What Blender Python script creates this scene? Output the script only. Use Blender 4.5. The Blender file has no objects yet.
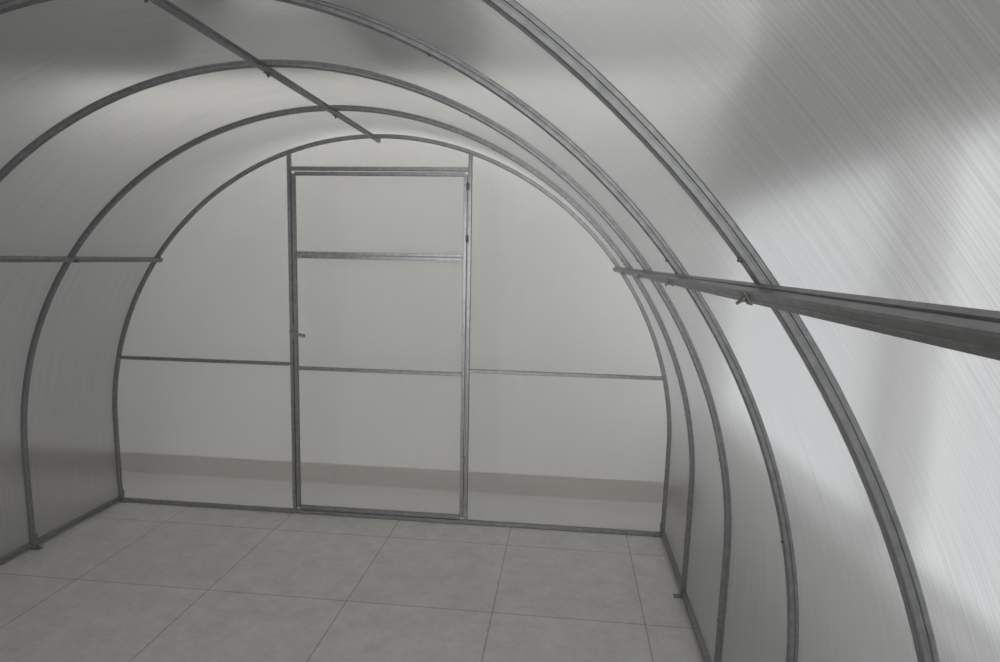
import bpy, bmesh, math
from mathutils import Vector, Matrix
S=bpy.context.scene; COL=S.collection
# ---------------- camera (solved) ----------------
CX,CY,CZ=0.97293,-3.16701,1.39928
YAW,PIT,ROL=-0.105842,-0.112989,0.0200425
F=627.264
fw=Vector((math.sin(YAW)*math.cos(PIT),math.cos(YAW)*math.cos(PIT),math.sin(PIT)))
r=Vector((math.cos(YAW),-math.sin(YAW),0)); u=r.cross(fw)
r2=r*math.cos(ROL)+u*math.sin(ROL); u2=-r*math.sin(ROL)+u*math.cos(ROL)
cd=bpy.data.cameras.new('camera'); cam=bpy.data.objects.new('camera',cd); COL.objects.link(cam)
cam.matrix_world=Matrix(((r2.x,u2.x,-fw.x,CX),(r2.y,u2.y,-fw.y,CY),(r2.z,u2.z,-fw.z,CZ),(0,0,0,1)))
cd.sensor_width=36; cd.lens=F*36/1000; cd.clip_start=0.02
S.camera=cam
# ---------------- profile ----------------
A_,B_,ZC,NN=1.507865,1.508293,0.498312,1.97784
SP=0.588245; P_=0.46244
def prof_x(z):
    if z>ZC: return A_*max(0,1-((z-ZC)/B_)**NN)**(1/NN)
    return A_-(A_-1.498)*((ZC-z)/ZC)**1.3
def prof_z(x): return ZC+B_*max(0,1-(abs(x)/A_)**NN)**(1/NN)
def profile(off=0.0,N=48,zb=0.0):
    pts=[]
    for i in range(8): 
        z=zb+(ZC-zb)*i/8; pts.append((prof_x(z),z))
    for i in range(N+1):
        t=math.pi/2*i/N; pts.append((A_*math.cos(t)**(2/NN) if i<N else 0.0,ZC+B_*math.sin(t)**(2/NN)))
    full=[Vector((-x,z)) for x,z in pts]+[Vector((x,z)) for x,z in reversed(pts[:-1])]
    out=[];nor=[]
    for i,p in enumerate(full):
        a=full[max(0,i-1)];b=full[min(len(full)-1,i+1)]
        t=(b-a).normalized(); n=Vector((-t.y,t.x))
        out.append(p+n*off);nor.append(n)
    return out,nor
# ---------------- materials ----------------
def newmat(name):
    m=bpy.data.materials.new(name); m.use_nodes=True
    nt=m.node_tree; nt.nodes.clear(); o=nt.nodes.new('ShaderNodeOutputMaterial')
    return m,nt,o
def N(nt,t,**k):
    n=nt.nodes.new(t)
    for a,b in k.items(): setattr(n,a,b)
    return n
def ramp(nt,fac,c0,c1,p0=0.,p1=1.):
    n=N(nt,'ShaderNodeValToRGB'); n.color_ramp.elements[0].position=p0;n.color_ramp.elements[1].position=p1
    n.color_ramp.elements[0].color=(*c0,1);n.color_ramp.elements[1].color=(*c1,1)
    nt.links.new(fac,n.inputs[0]); return n.outputs[0]
def steel(name,c0,c1,met=.7,rough=.36):
    m,nt,o=newmat(name); b=N(nt,'ShaderNodeBsdfPrincipled')
    tc=N(nt,'ShaderNodeTexCoord'); no=N(nt,'ShaderNodeTexNoise'); no.inputs['Scale'].default_value=55; no.inputs['Detail'].default_value=4
    nt.links.new(tc.outputs['Object'],no.inputs['Vector'])
    nt.links.new(ramp(nt,no.outputs[0],c0,c1,.3,.7),b.inputs['Base Color'])
    b.inputs['Metallic'].default_value=met;b.inputs['Roughness'].default_value=rough
    nt.links.new(b.outputs[0],o.inputs[0]); return m
M_ST=steel('galvanised_steel',(.185,.188,.19),(.25,.252,.254))
M_ZN=steel('zinc_bolt',(.13,.125,.12),(.18,.17,.16),.8,.4)
M_DK=steel('dark_hinge',(.12,.12,.125),(.16,.16,.17),.6,.5)
def sheet(name,tcol,f_trans,f_refr,f_gloss,f_diff,freq=420,rough=.16,streak=.25,ior=1.05,rr=.85,bump=.22,gb=1.0,glint=0.0):
    m,nt,o=newmat(name); L=nt.links.new
    uv=N(nt,'ShaderNodeUVMap'); 
    mp=N(nt,'ShaderNodeMapping'); mp.inputs['Scale'].default_value=(2.,freq,1); L(uv.outputs[0],mp.inputs[0])
    no=N(nt,'ShaderNodeTexNoise'); no.inputs['Scale'].default_value=1; no.inputs['Detail'].default_value=3; L(mp.outputs[0],no.inputs['Vector'])
    wv=N(nt,'ShaderNodeTexWave'); wv.bands_direction='Y'; wv.inputs['Scale'].default_value=1; wv.inputs['Distortion'].default_value=0
    mp2=N(nt,'ShaderNodeMapping'); mp2.inputs['Scale'].default_value=(0,52,1); L(uv.outputs[0],mp2.inputs[0]); L(mp2.outputs[0],wv.inputs['Vector'])
    add=N(nt,'ShaderNodeMath',operation='MULTIPLY_ADD'); L(no.outputs[0],add.inputs[0]); add.inputs[1].default_value=3.0; L(wv.outputs['Fac'],add.inputs[2])
    bp=N(nt,'ShaderNodeBump'); bp.inputs['Strength'].default_value=bump; bp.inputs['Distance'].default_value=.0002; L(add.outputs[0],bp.inputs['Height'])
    bg=N(nt,'ShaderNodeBump'); bg.inputs['Strength'].default_value=gb*.9; bg.inputs['Distance'].default_value=.0008; L(add.outputs[0],bg.inputs['Height'])
    col=ramp(nt,no.outputs[0],tuple(c*(1-streak) for c in tcol),tcol,.35,.62)
    tr=N(nt,'ShaderNodeBsdfTransparent'); tr.inputs[0].default_value=(.92,.92,.92,1)
    tl=N(nt,'ShaderNodeBsdfTranslucent'); L(col,tl.inputs[0])
    df=N(nt,'ShaderNodeBsdfDiffuse'); L(col,df.inputs[0])
    # thin sheet: light always enters the denser side, whichever face it meets
    ge=N(nt,'ShaderNodeNewGeometry'); mi=N(nt,'ShaderNodeMapRange'); L(ge.outputs['Backfacing'],mi.inputs[0]); mi.inputs[3].default_value=ior; mi.inputs[4].default_value=1/ior
    rf=N(nt,'ShaderNodeBsdfRefraction'); L(mi.outputs[0],rf.inputs['IOR']); rf.inputs['Roughness'].default_value=rr; L(ramp(nt,no.outputs[0],(.84,.84,.84),(.97,.97,.97),.35,.6),rf.inputs[0]); L(bp.outputs[0],rf.inputs['Normal'])
    gl=N(nt,'ShaderNodeBsdfAnisotropic'); gl.inputs['Roughness'].default_value=rough; gl.inputs[0].default_value=(.9,.9,.9,1); L(bg.outputs[0],gl.inputs['Normal'])
    def mix(a,b,f):
        x=N(nt,'ShaderNodeMixShader'); L(a,x.inputs[1]);L(b,x.inputs[2])
        if isinstance(f,float): x.inputs[0].default_value=f
        else: L(f,x.inputs[0])
        return x.outputs[0]
    s=mix(tl.outputs[0],df.outputs[0],f_diff)
    s=mix(s,rf.outputs[0],f_refr)
    s=mix(s,tr.outputs[0],f_trans)
    s=mix(s,gl.outputs[0],f_gloss)
    L(s,o.inputs[0]); return m
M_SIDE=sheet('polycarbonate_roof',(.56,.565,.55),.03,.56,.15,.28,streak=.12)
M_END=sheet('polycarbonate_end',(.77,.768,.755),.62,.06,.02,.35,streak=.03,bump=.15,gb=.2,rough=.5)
def plain(name,c0,c1,scale=3,rough=.8):
    m,nt,o=newmat(name); b=N(nt,'ShaderNodeBsdfPrincipled'); tc=N(nt,'ShaderNodeTexCoord'); no=N(nt,'ShaderNodeTexNoise')
    no.inputs['Scale'].default_value=scale; no.inputs['Detail'].default_value=5; nt.links.new(tc.outputs['Object'],no.inputs['Vector'])
    nt.links.new(ramp(nt,no.outputs[0],c0,c1,.3,.7),b.inputs['Base Color']); b.inputs['Roughness'].default_value=rough
    nt.links.new(b.outputs[0],o.inputs[0]); return m
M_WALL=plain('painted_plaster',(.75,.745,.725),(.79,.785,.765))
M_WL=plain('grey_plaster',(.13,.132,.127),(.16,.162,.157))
M_CEIL=plain('ceiling_paint',(.7,.7,.7),(.75,.75,.75))
M_BAND=plain('dark_band_tone',(.14,.14,.14),(.17,.17,.17))  # dark tone of the added slabs that band the roof sheet
M_SHADE=plain('shade_strip_tone',(.36,.36,.36),(.40,.40,.40))  # grey standing for the band of shade above the right windows
M_BASE=plain('skirting_tile',(.34,.29,.27),(.39,.34,.315),8,.5)
M_WIN=plain('window_frame_paint',(.6,.6,.6),(.7,.7,.7))
# floor tiles
GX,GY,TS=0.115,-.22,0.6
M_FL,nt,o=newmat('floor_tiles'); L=nt.links.new
tc=N(nt,'ShaderNodeTexCoord'); mp=N(nt,'ShaderNodeMapping'); mp.inputs['Location'].default_value=(-GX,-GY,0); L(tc.outputs['Object'],mp.inputs[0])
br=N(nt,'ShaderNodeTexBrick',offset=0.0,offset_frequency=2,squash=1.0); br.inputs['Scale'].default_value=1; br.inputs['Brick Width'].default_value=TS; br.inputs['Row Height'].default_value=TS
br.inputs['Mortar Size'].default_value=.0034; br.inputs['Mortar Smooth'].default_value=.3; br.inputs['Bias'].default_value=0
br.inputs['Color1'].default_value=(.95,.95,.95,1); br.inputs['Color2'].default_value=(1,1,1,1); br.inputs['Mortar'].default_value=(.62,.57,.51,1)
L(mp.outputs[0],br.inputs['Vector'])
n1=N(nt,'ShaderNodeTexNoise'); n1.inputs['Scale'].default_value=8; n1.inputs['Detail'].default_value=12; n1.inputs['Roughness'].default_value=.85; L(tc.outputs['Object'],n1.inputs['Vector'])
c=ramp(nt,n1.outputs[0],(.36,.348,.333),(.56,.545,.525),.3,.7)
mx=N(nt,'ShaderNodeMix',data_type='RGBA',blend_type='MULTIPLY'); mx.inputs[0].default_value=1; L(c,mx.inputs[6]); L(br.outputs['Color'],mx.inputs[7])
b=N(nt,'ShaderNodeBsdfPrincipled'); L(mx.outputs[2],b.inputs['Base Color'])
b.inputs['Roughness'].default_value=.38
b.inputs['Specular IOR Level'].default_value=.5
L(b.outputs[0],o.inputs[0])
# ---------------- geometry helpers ----------------
ROOT=bpy.data.objects.new('greenhouse',None); COL.objects.link(ROOT)
ROOT['label']='arched tunnel greenhouse of galvanised steel tubes and translucent polycarbonate'; ROOT['category']='greenhouse'
def mkobj(name,verts,faces,mat,parent=ROOT,smooth=False,uvs=None,label=None):
    me=bpy.data.meshes.new(name); me.from_pydata([tuple(v) for v in verts],[],faces); me.update()
    bm=bmesh.new(); bm.from_mesh(me); bmesh.ops.recalc_face_normals(bm,faces=bm.faces); bm.to_mesh(me); bm.free()
    me.materials.append(mat)
    if smooth:
        for p in me.polygons: p.use_smooth=True
    if uvs:
        ul=me.uv_layers.new(name='UVMap')
        for lp in me.loops: ul.data[lp.index].uv=uvs[lp.vertex_index]
    ob=bpy.data.objects.new(name,me); COL.objects.link(ob)
    if parent: ob.parent=parent
    if label: ob['label']=label
    return ob
def sect(w,h,c=.002,groove=0.0):
    w/=2;h/=2
    s=[(-w+c,-h)]
    if groove: s+=[(-.0022,-h),(-.0012,-h+groove),(.0012,-h+groove),(.0022,-h)]
    s+=[(w-c,-h),(w,-h+c)]
    if groove: s+=[(w,-.0015),(w-.002,-.0005),(w-.002,.0015),(w,.0025)]
    s+=[(w,h-c),(w-c,h),(-w+c,h),(-w,h-c)]
    if groove: s+=[(-w,.0025),(-w+.002,.0015),(-w+.002,-.0005),(-w,-.0015)]
    s+=[(-w,-h+c)]
    return s
def sweep(name,path,frames,sec,mat,parent=ROOT,**k):
    V=[];Fc=[];n=len(sec)
    for p,(a,b) in zip(path,frames):
        for s in sec: V.append(Vector(p)+Vector(a)*s[0]+Vector(b)*s[1])
    for i in range(len(path)-1):
        for j in range(n):
            Fc.append((i*n+j,i*n+(j+1)%n,(i+1)*n+(j+1)%n,(i+1)*n+j))
    Fc.append(tuple(range(n)));Fc.append(tuple(range((len(path)-1)*n,len(path)*n)))
    return mkobj(name,V,Fc,mat,parent,**k)
def tube(name,p,q,w=.02,h=.02,out=(0,0,1),parent=ROOT,groove=0.0,mat=None,**k):
    p=Vector(p);q=Vector(q);t=(q-p).normalized();b=Vector(out);b=(b-t*b.dot(t)).normalized();a=t.cross(b)
    return sweep(name,[p,q],[(a,b)]*2,sect(w,h,.0018,groove),mat or M_ST,parent,**k)
def addmesh(bm,fn,mat4):
    nb=bmesh.new(); fn(nb); nb.transform(mat4); me=bpy.data.meshes.new('t'); nb.to_mesh(me); nb.free(); bm.from_mesh(me); bpy.data.meshes.remove(me)
def frame_mat(pos,z,x=None):
    z=Vector(z).normalized(); x=Vector(x) if x is not None else (Vector((0,1,0)) if abs(z.y)<.9 else Vector((1,0,0)))
    x=(x-z*x.dot(z)).normalized(); y=z.cross(x)
    return Matrix(((x.x,y.x,z.x,pos[0]),(x.y,y.y,z.y,pos[1]),(x.z,y.z,z.z,pos[2]),(0,0,0,1)))
def cyl(rad,d,seg=12,off=0.0):
    return lambda bm: bmesh.ops.create_cone(bm,cap_ends=True,segments=seg,radius1=rad,radius2=rad,depth=d,matrix=Matrix.Translation((0,0,off)))
def box(sx,sy,sz,loc=(0,0,0)):
    return lambda bm: bmesh.ops.create_cube(bm,size=1,matrix=Matrix.Translation(loc)@Matrix.Diagonal((sx,sy,sz,1)))
def multi(name,parts,mat,parent,**k):
    bm=bmesh.new()
    for fn,m in parts: addmesh(bm,fn,m)
    me=bpy.data.meshes.new(name); bm.to_mesh(me); bm.free(); me.materials.append(mat)
    ob=bpy.data.objects.new(name,me); COL.objects.link(ob); ob.parent=parent
    for a,b in k.items(): ob[a]=b
    return ob
def bolt_mesh():
    bm=bmesh.new(); addmesh(bm,cyl(.0035,.0022,6,.0010),Matrix()); addmesh(bm,cyl(.005,.001,16,.0005),Matrix()); addmesh(bm,cyl(.0016,.003,8,.0025),Matrix())
    me=bpy.data.meshes.new('bolt'); bm.to_mesh(me); bm.free(); me.materials.append(M_ZN); return me
BOLT=bolt_mesh()
def bolt(pos,n,parent,name='bolt'):
    ob=bpy.data.objects.new(name,BOLT); COL.objects.link(ob); ob.parent=parent; ob.matrix_world=frame_mat(pos,n); return ob
# ---------------- arches ----------------
ARCH_W,ARCH_H=.0205,.02
pts,nor=profile(0.0)
for k in range(5):
    y=-k*SP
    path=[(p.x,y,p.y) for p in pts]; fr=[((0,1,0),(n.x,0,n.y)) for n in nor]
    ar=sweep('arch',path,fr,sect(ARCH_W if k else .018,ARCH_H,.002,.002 if k else 0),M_ST)
    for i in (3,13,26,41,70,84,98,108):
        if i<len(pts):
            p=pts[i];n=nor[i]
            bolt((p.x-n.x*.0098,y,p.y-n.y*.0098),(-n.x,0,-n.y),ar)
    for sx in (-1,1):
        multi('foot_bracket',[(box(.003,.03,.07,(0,0,.02)),Matrix.Translation((sx*(1.5-.013),y,.015))),(box(.03,.03,.003),Matrix.Translation((sx*(1.5-.026),y,.0015)))],M_ST,ar)
# ---------------- base rails ----------------
YF=-6*SP
for sx in (-1,1):
    tube('base_rail',(sx*1.5,0,.022),(sx*1.5,YF,.022),.02,.02,(0,0,1))
tube('base_rail',(-1.49,0,.011),(1.49,0,.011),.02,.02,(0,0,1))
# ---------------- purlins ----------------
ZP=1.376
def pn(z):
    x=prof_x(z); e=.004; dx=prof_x(z+e)-prof_x(z-e); t=Vector((dx,2*e)).normalized(); return x,Vector((t.y,-t.x))
xp,npv=pn(ZP)
def clamp(pos,n,parent):
    m=frame_mat(pos,n,(0,1,0))
    multi('clamp',[(box(.024,.020,.0015,(0,0,.0008)),m),
      (cyl(.002,.014,10,.007),m),(cyl(.0038,.004,12,.004),m),
      (box(.005,.0018,.0065,(.0052,0,.0075)),m),(box(.005,.0018,.0065,(-.0052,0,.0075)),m)],M_ZN,parent)
PO=.020
for sx in (-1,1):
    n3=Vector((sx*npv.x,0,npv.y)); c=Vector((sx*xp,0,ZP))-n3*PO
    pu=tube('purlin',(c.x,.01,c.z),(c.x,YF,c.z),.020,.02,tuple(n3),groove=.0012)
    for k in range(1,5):
        clamp((c.x-n3.x*.0100,-k*SP+.0,c.z-n3.z*.0100),tuple(-n3),pu)
pu=tube('purlin',(0,.01,ZC+B_-PO),(0,YF,ZC+B_-PO),.018,.02,(0,0,1),groove=.0012)
for k in range(1,5): clamp((0,-k*SP,ZC+B_-PO-.010),(0,0,-1),pu)
# ---------------- end wall frame ----------------
H2,H3,H4=.8254,1.4064,1.845
POST=P_+.010; STI=P_-.0125
for sx in (-1,1):
    tube('end_post',(sx*POST,0,.02),(sx*POST,0,prof_z(POST)-.01),.018,.02,(0,1,0))
    tube('cross_rail',(sx*(POST+.01),0,H2),(sx*(prof_x(H2)-.01),0,H2),.018,.018,(0,1,0))
tube('lintel',(-POST+.01,0,H4),(POST-.01,0,H4),.020,.02,(0,1,0))
DB,DT=.036,H4-.026
door=bpy.data.objects.new('door',None); COL.objects.link(door); door.parent=ROOT; door['label']='steel framed greenhouse door with a vent window'
for sx in (-1,1):
    tube('stile',(sx*STI,0,DB),(sx*STI,0,DT),.018,.02,(0,1,0),door)
for z,w in ((DB,.02),(DT,.018),(H3-.010,.018),(H3+.009,.016),(H2-.02,.018)):
    tube('door_rail',(-STI+.01,0,z),(STI-.01,0,z),w,.02,(0,1,0),door)
for z in (.35,1.5,1.76):
    multi('hinge',[(cyl(.004,.04,12),Matrix.Translation((P_-.001,-.013,z))),(box(.018,.003,.032),Matrix.Translation((P_-.001,-.0115,z)))],M_DK if z>1 else M_ST,door)
ml=Matrix.Translation((-P_,-.012,1.0))
multi('latch',[(box(.03,.004,.06),ml),(cyl(.009,.02,16),ml@Matrix.Rotation(math.pi/2,4,'X')@Matrix.Translation((0,0,.01))),
  (box(.075,.008,.014,(.028,-.022,0)),ml@Matrix.Rotation(.25,4,'Y')),(cyl(.009,.02,16,0),ml@Matrix.Translation((.065,-.022,-.017))@Matrix.Rotation(math.pi/2,4,'X'))],M_ST,door,label='small steel turning handle')
# ---------------- sheets ----------------
def grid(name,rows,mat,parent=ROOT,**k):
    V=[];U=[];Fc=[];n=len(rows[0])
    for rw in rows:
        for v in rw: V.append(v[0]);U.append(v[1])
    for i in range(len(rows)-1):
        for j in range(n-1): Fc.append((i*n+j,i*n+j+1,(i+1)*n+j+1,(i+1)*n+j))
    return mkobj(name,V,Fc,mat,parent,uvs=U,smooth=True,**k)
op,on=profile(.0125,48,0.004)
s=0;arc=[0]
for i in range(1,len(op)): s+=(op[i]-op[i-1]).length; arc.append(s)
cuts=[.012,-2*SP,-4*SP,YF]
for a,b in zip(cuts[:-1],cuts[1:]):
    rows=[[((p.x,yy,p.y),(arc[i],yy)) for yy in (a,b)] for i,p in enumerate(op)]
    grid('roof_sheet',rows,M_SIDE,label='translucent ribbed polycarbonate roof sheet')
YE=.0115
zs=[.004+(prof_z(POST)-.004)*i/40 for i in range(41)]
for sx in (-1,1):
    rows=[[((sx*xx,YE,z),(z,sx*xx)) for xx in (POST,prof_x(z)+.004)] for z in zs]
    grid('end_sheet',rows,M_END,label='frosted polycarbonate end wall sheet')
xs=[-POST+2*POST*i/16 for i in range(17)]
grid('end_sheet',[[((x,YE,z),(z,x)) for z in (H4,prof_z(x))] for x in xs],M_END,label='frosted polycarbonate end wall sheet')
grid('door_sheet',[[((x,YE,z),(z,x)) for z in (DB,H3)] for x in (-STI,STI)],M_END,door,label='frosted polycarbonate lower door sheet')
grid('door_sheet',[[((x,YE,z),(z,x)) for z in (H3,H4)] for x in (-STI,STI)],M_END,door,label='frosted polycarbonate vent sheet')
# ---------------- room ----------------
def room(name,mn,mx_,mat):
    bm=bmesh.new(); c=[(a+b)/2 for a,b in zip(mn,mx_)]; d=[b-a for a,b in zip(mn,mx_)]
    bmesh.ops.create_cube(bm,size=1,matrix=Matrix.Translation(c)@Matrix.Diagonal((*d,1)))
    me=bpy.data.meshes.new(name); bm.to_mesh(me); bm.free(); me.materials.append(mat)
    ob=bpy.data.objects.new(name,me); COL.objects.link(ob); ob['kind']='structure'; return ob
XL,XR,YB,YN,HC=-3.6,1.85,.47,-7.5,2.85
room('floor',(XL,YN,-.1),(XR,YB,0),M_FL)
room('ceiling',(XL,YN,HC),(XR,YB,HC+.1),M_CEIL)
room('wall_back',(XL,YB,0),(XR,YB+.1,HC),M_WALL)
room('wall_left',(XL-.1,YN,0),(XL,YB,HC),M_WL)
room('baseboard_back',(XL,YB-.012,0),(XR,YB,.125),M_BASE)
def bx(bm,mn,mx_):
    mn2=[min(a,b) for a,b in zip(mn,mx_)]; mx2=[max(a,b) for a,b in zip(mn,mx_)]
    c=[(a+b)/2 for a,b in zip(mn2,mx2)]; d=[b-a for a,b in zip(mn2,mx2)]
    bmesh.ops.create_cube(bm,size=1,matrix=Matrix.Translation(c)@Matrix.Diagonal((*d,1)))
def fin(bm,name,mat):
    me=bpy.data.meshes.new(name); bm.to_mesh(me); bm.free(); me.materials.append(mat)
    ob=bpy.data.objects.new(name,me); COL.objects.link(ob); ob['kind']='structure'; return ob
def area(name,loc,z,x,sx,sy,e,col):
    ld=bpy.data.lights.new(name,'AREA'); ld.shape='RECTANGLE'; ld.size=sx; ld.size_y=sy; ld.energy=e; ld.color=col
    lo=bpy.data.objects.new(name,ld); COL.objects.link(lo); lo.matrix_world=frame_mat(loc,z,x)
# right wall with windows
WZ0,WZ1=.60,1.80
wins=[(.44,-1.40),(-1.44,-3.2),(-3.3,-6.2)]
bm=bmesh.new()
bx(bm,(XR,YN,0),(XR+.2,YB,WZ0)); bx(bm,(XR,YN,WZ1),(XR+.2,YB,HC))
ys=[YB]+[v for w in wins for v in w]+[YN]
for i in range(0,len(ys),2): bx(bm,(XR,ys[i+1],WZ0),(XR+.2,ys[i],WZ1))
fin(bm,'wall_right',M_WALL)
for i,(a,b) in enumerate(wins):
    bm=bmesh.new(); x0,x1=XR+.08,XR+.11
    bx(bm,(x0,b,WZ0),(x1,b+.03,WZ1));bx(bm,(x0,a-.03,WZ0),(x1,a,WZ1));bx(bm,(x0,b+.03,WZ0),(x1,a-.03,WZ0+.04));bx(bm,(x0,b+.03,WZ1-.04),(x1,a-.03,WZ1))
    fin(bm,'window_%d'%(i+1),M_WIN)
    area('daylight_and_fill',(XR+.13,(a+b)/2,(WZ0+WZ1)/2),(1,0,0),(0,0,1),WZ1-WZ0,a-b,2.4*(a-b)*(WZ1-WZ0),(.98,.99,1))
# front wall with a wide window, added to light the end panel
fx0,fx1,fz0,fz1=-1.6,1.6,.5,2.5
bm=bmesh.new()
bx(bm,(XL,YN-.2,0),(XR,YN,fz0));bx(bm,(XL,YN-.2,fz1),(XR,YN,HC));bx(bm,(XL,YN-.2,fz0),(fx0,YN,fz1));bx(bm,(fx1,YN-.2,fz0),(XR,YN,fz1))
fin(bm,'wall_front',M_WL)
bm=bmesh.new()
for x in (fx0+.03,-.5,.5,fx1-.03): bx(bm,(x-.03,YN-.13,fz0),(x+.03,YN-.08,fz1))
for z in (fz0+.03,fz1-.03): bx(bm,(fx0+.06,YN-.13,z-.03),(fx1-.06,YN-.08,z+.03))
fin(bm,'window_4',M_WIN)
area('daylight_and_fill',((fx0+fx1)/2,YN-.18,(fz0+fz1)/2),(0,-1,0),(0,0,1),fz1-fz0,fx1-fx0,175,(.985,.99,1))  # fill light behind the added front window
# added unseen slabs and strip for dark bands, baffle hiding the gap fill light
BZ=2.47
YC=.10
room('shade_board_1',(-.0,YN,BZ),(.58,YC-.02,HC-.05),M_BAND)
room('shade_board_2',(-2.2,YN,BZ),(-1.1,YC-.02,HC-.05),M_BAND)
room('shade_board_3',(XR-.04,YN,WZ1+.02),(XR,YB,2.34),M_SHADE)  # strip whose grey stands in for shade over the windows
bm=bmesh.new()
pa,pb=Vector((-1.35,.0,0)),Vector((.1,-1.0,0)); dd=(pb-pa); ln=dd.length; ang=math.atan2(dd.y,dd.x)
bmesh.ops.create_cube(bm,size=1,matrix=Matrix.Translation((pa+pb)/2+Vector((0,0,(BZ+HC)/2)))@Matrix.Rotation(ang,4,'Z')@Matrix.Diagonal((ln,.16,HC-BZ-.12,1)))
fin(bm,'shade_board_4',M_BAND)  # diagonal slab added to break the dark roof patches into facets
room('shade_board_5',(XL,YC-.02,2.40),(XR-.04,YC,HC-.05),M_CEIL)  # added baffle, keeps the gap light out of view
# added fill lights: wide soft one under the ceiling, one over the back gap
area('ceiling_fill',(.1,(YN+YC-.04)/2,HC-.02),(0,0,1),(1,0,0),3.4,7.4,50,(1,.99,.965))
area('gap_fill',((-2.2+XR)/2,(YC+YB)/2,HC-.02),(0,0,1),(1,0,0),XR+2.2,.3,17,(1,.99,.965))
w=bpy.data.worlds.new('w'); S.world=w; w.use_nodes=True; w.node_tree.nodes['Background'].inputs[0].default_value=(.8,.85,.9,1); w.node_tree.nodes['Background'].inputs[1].default_value=.4
S.view_settings.view_transform='Standard'
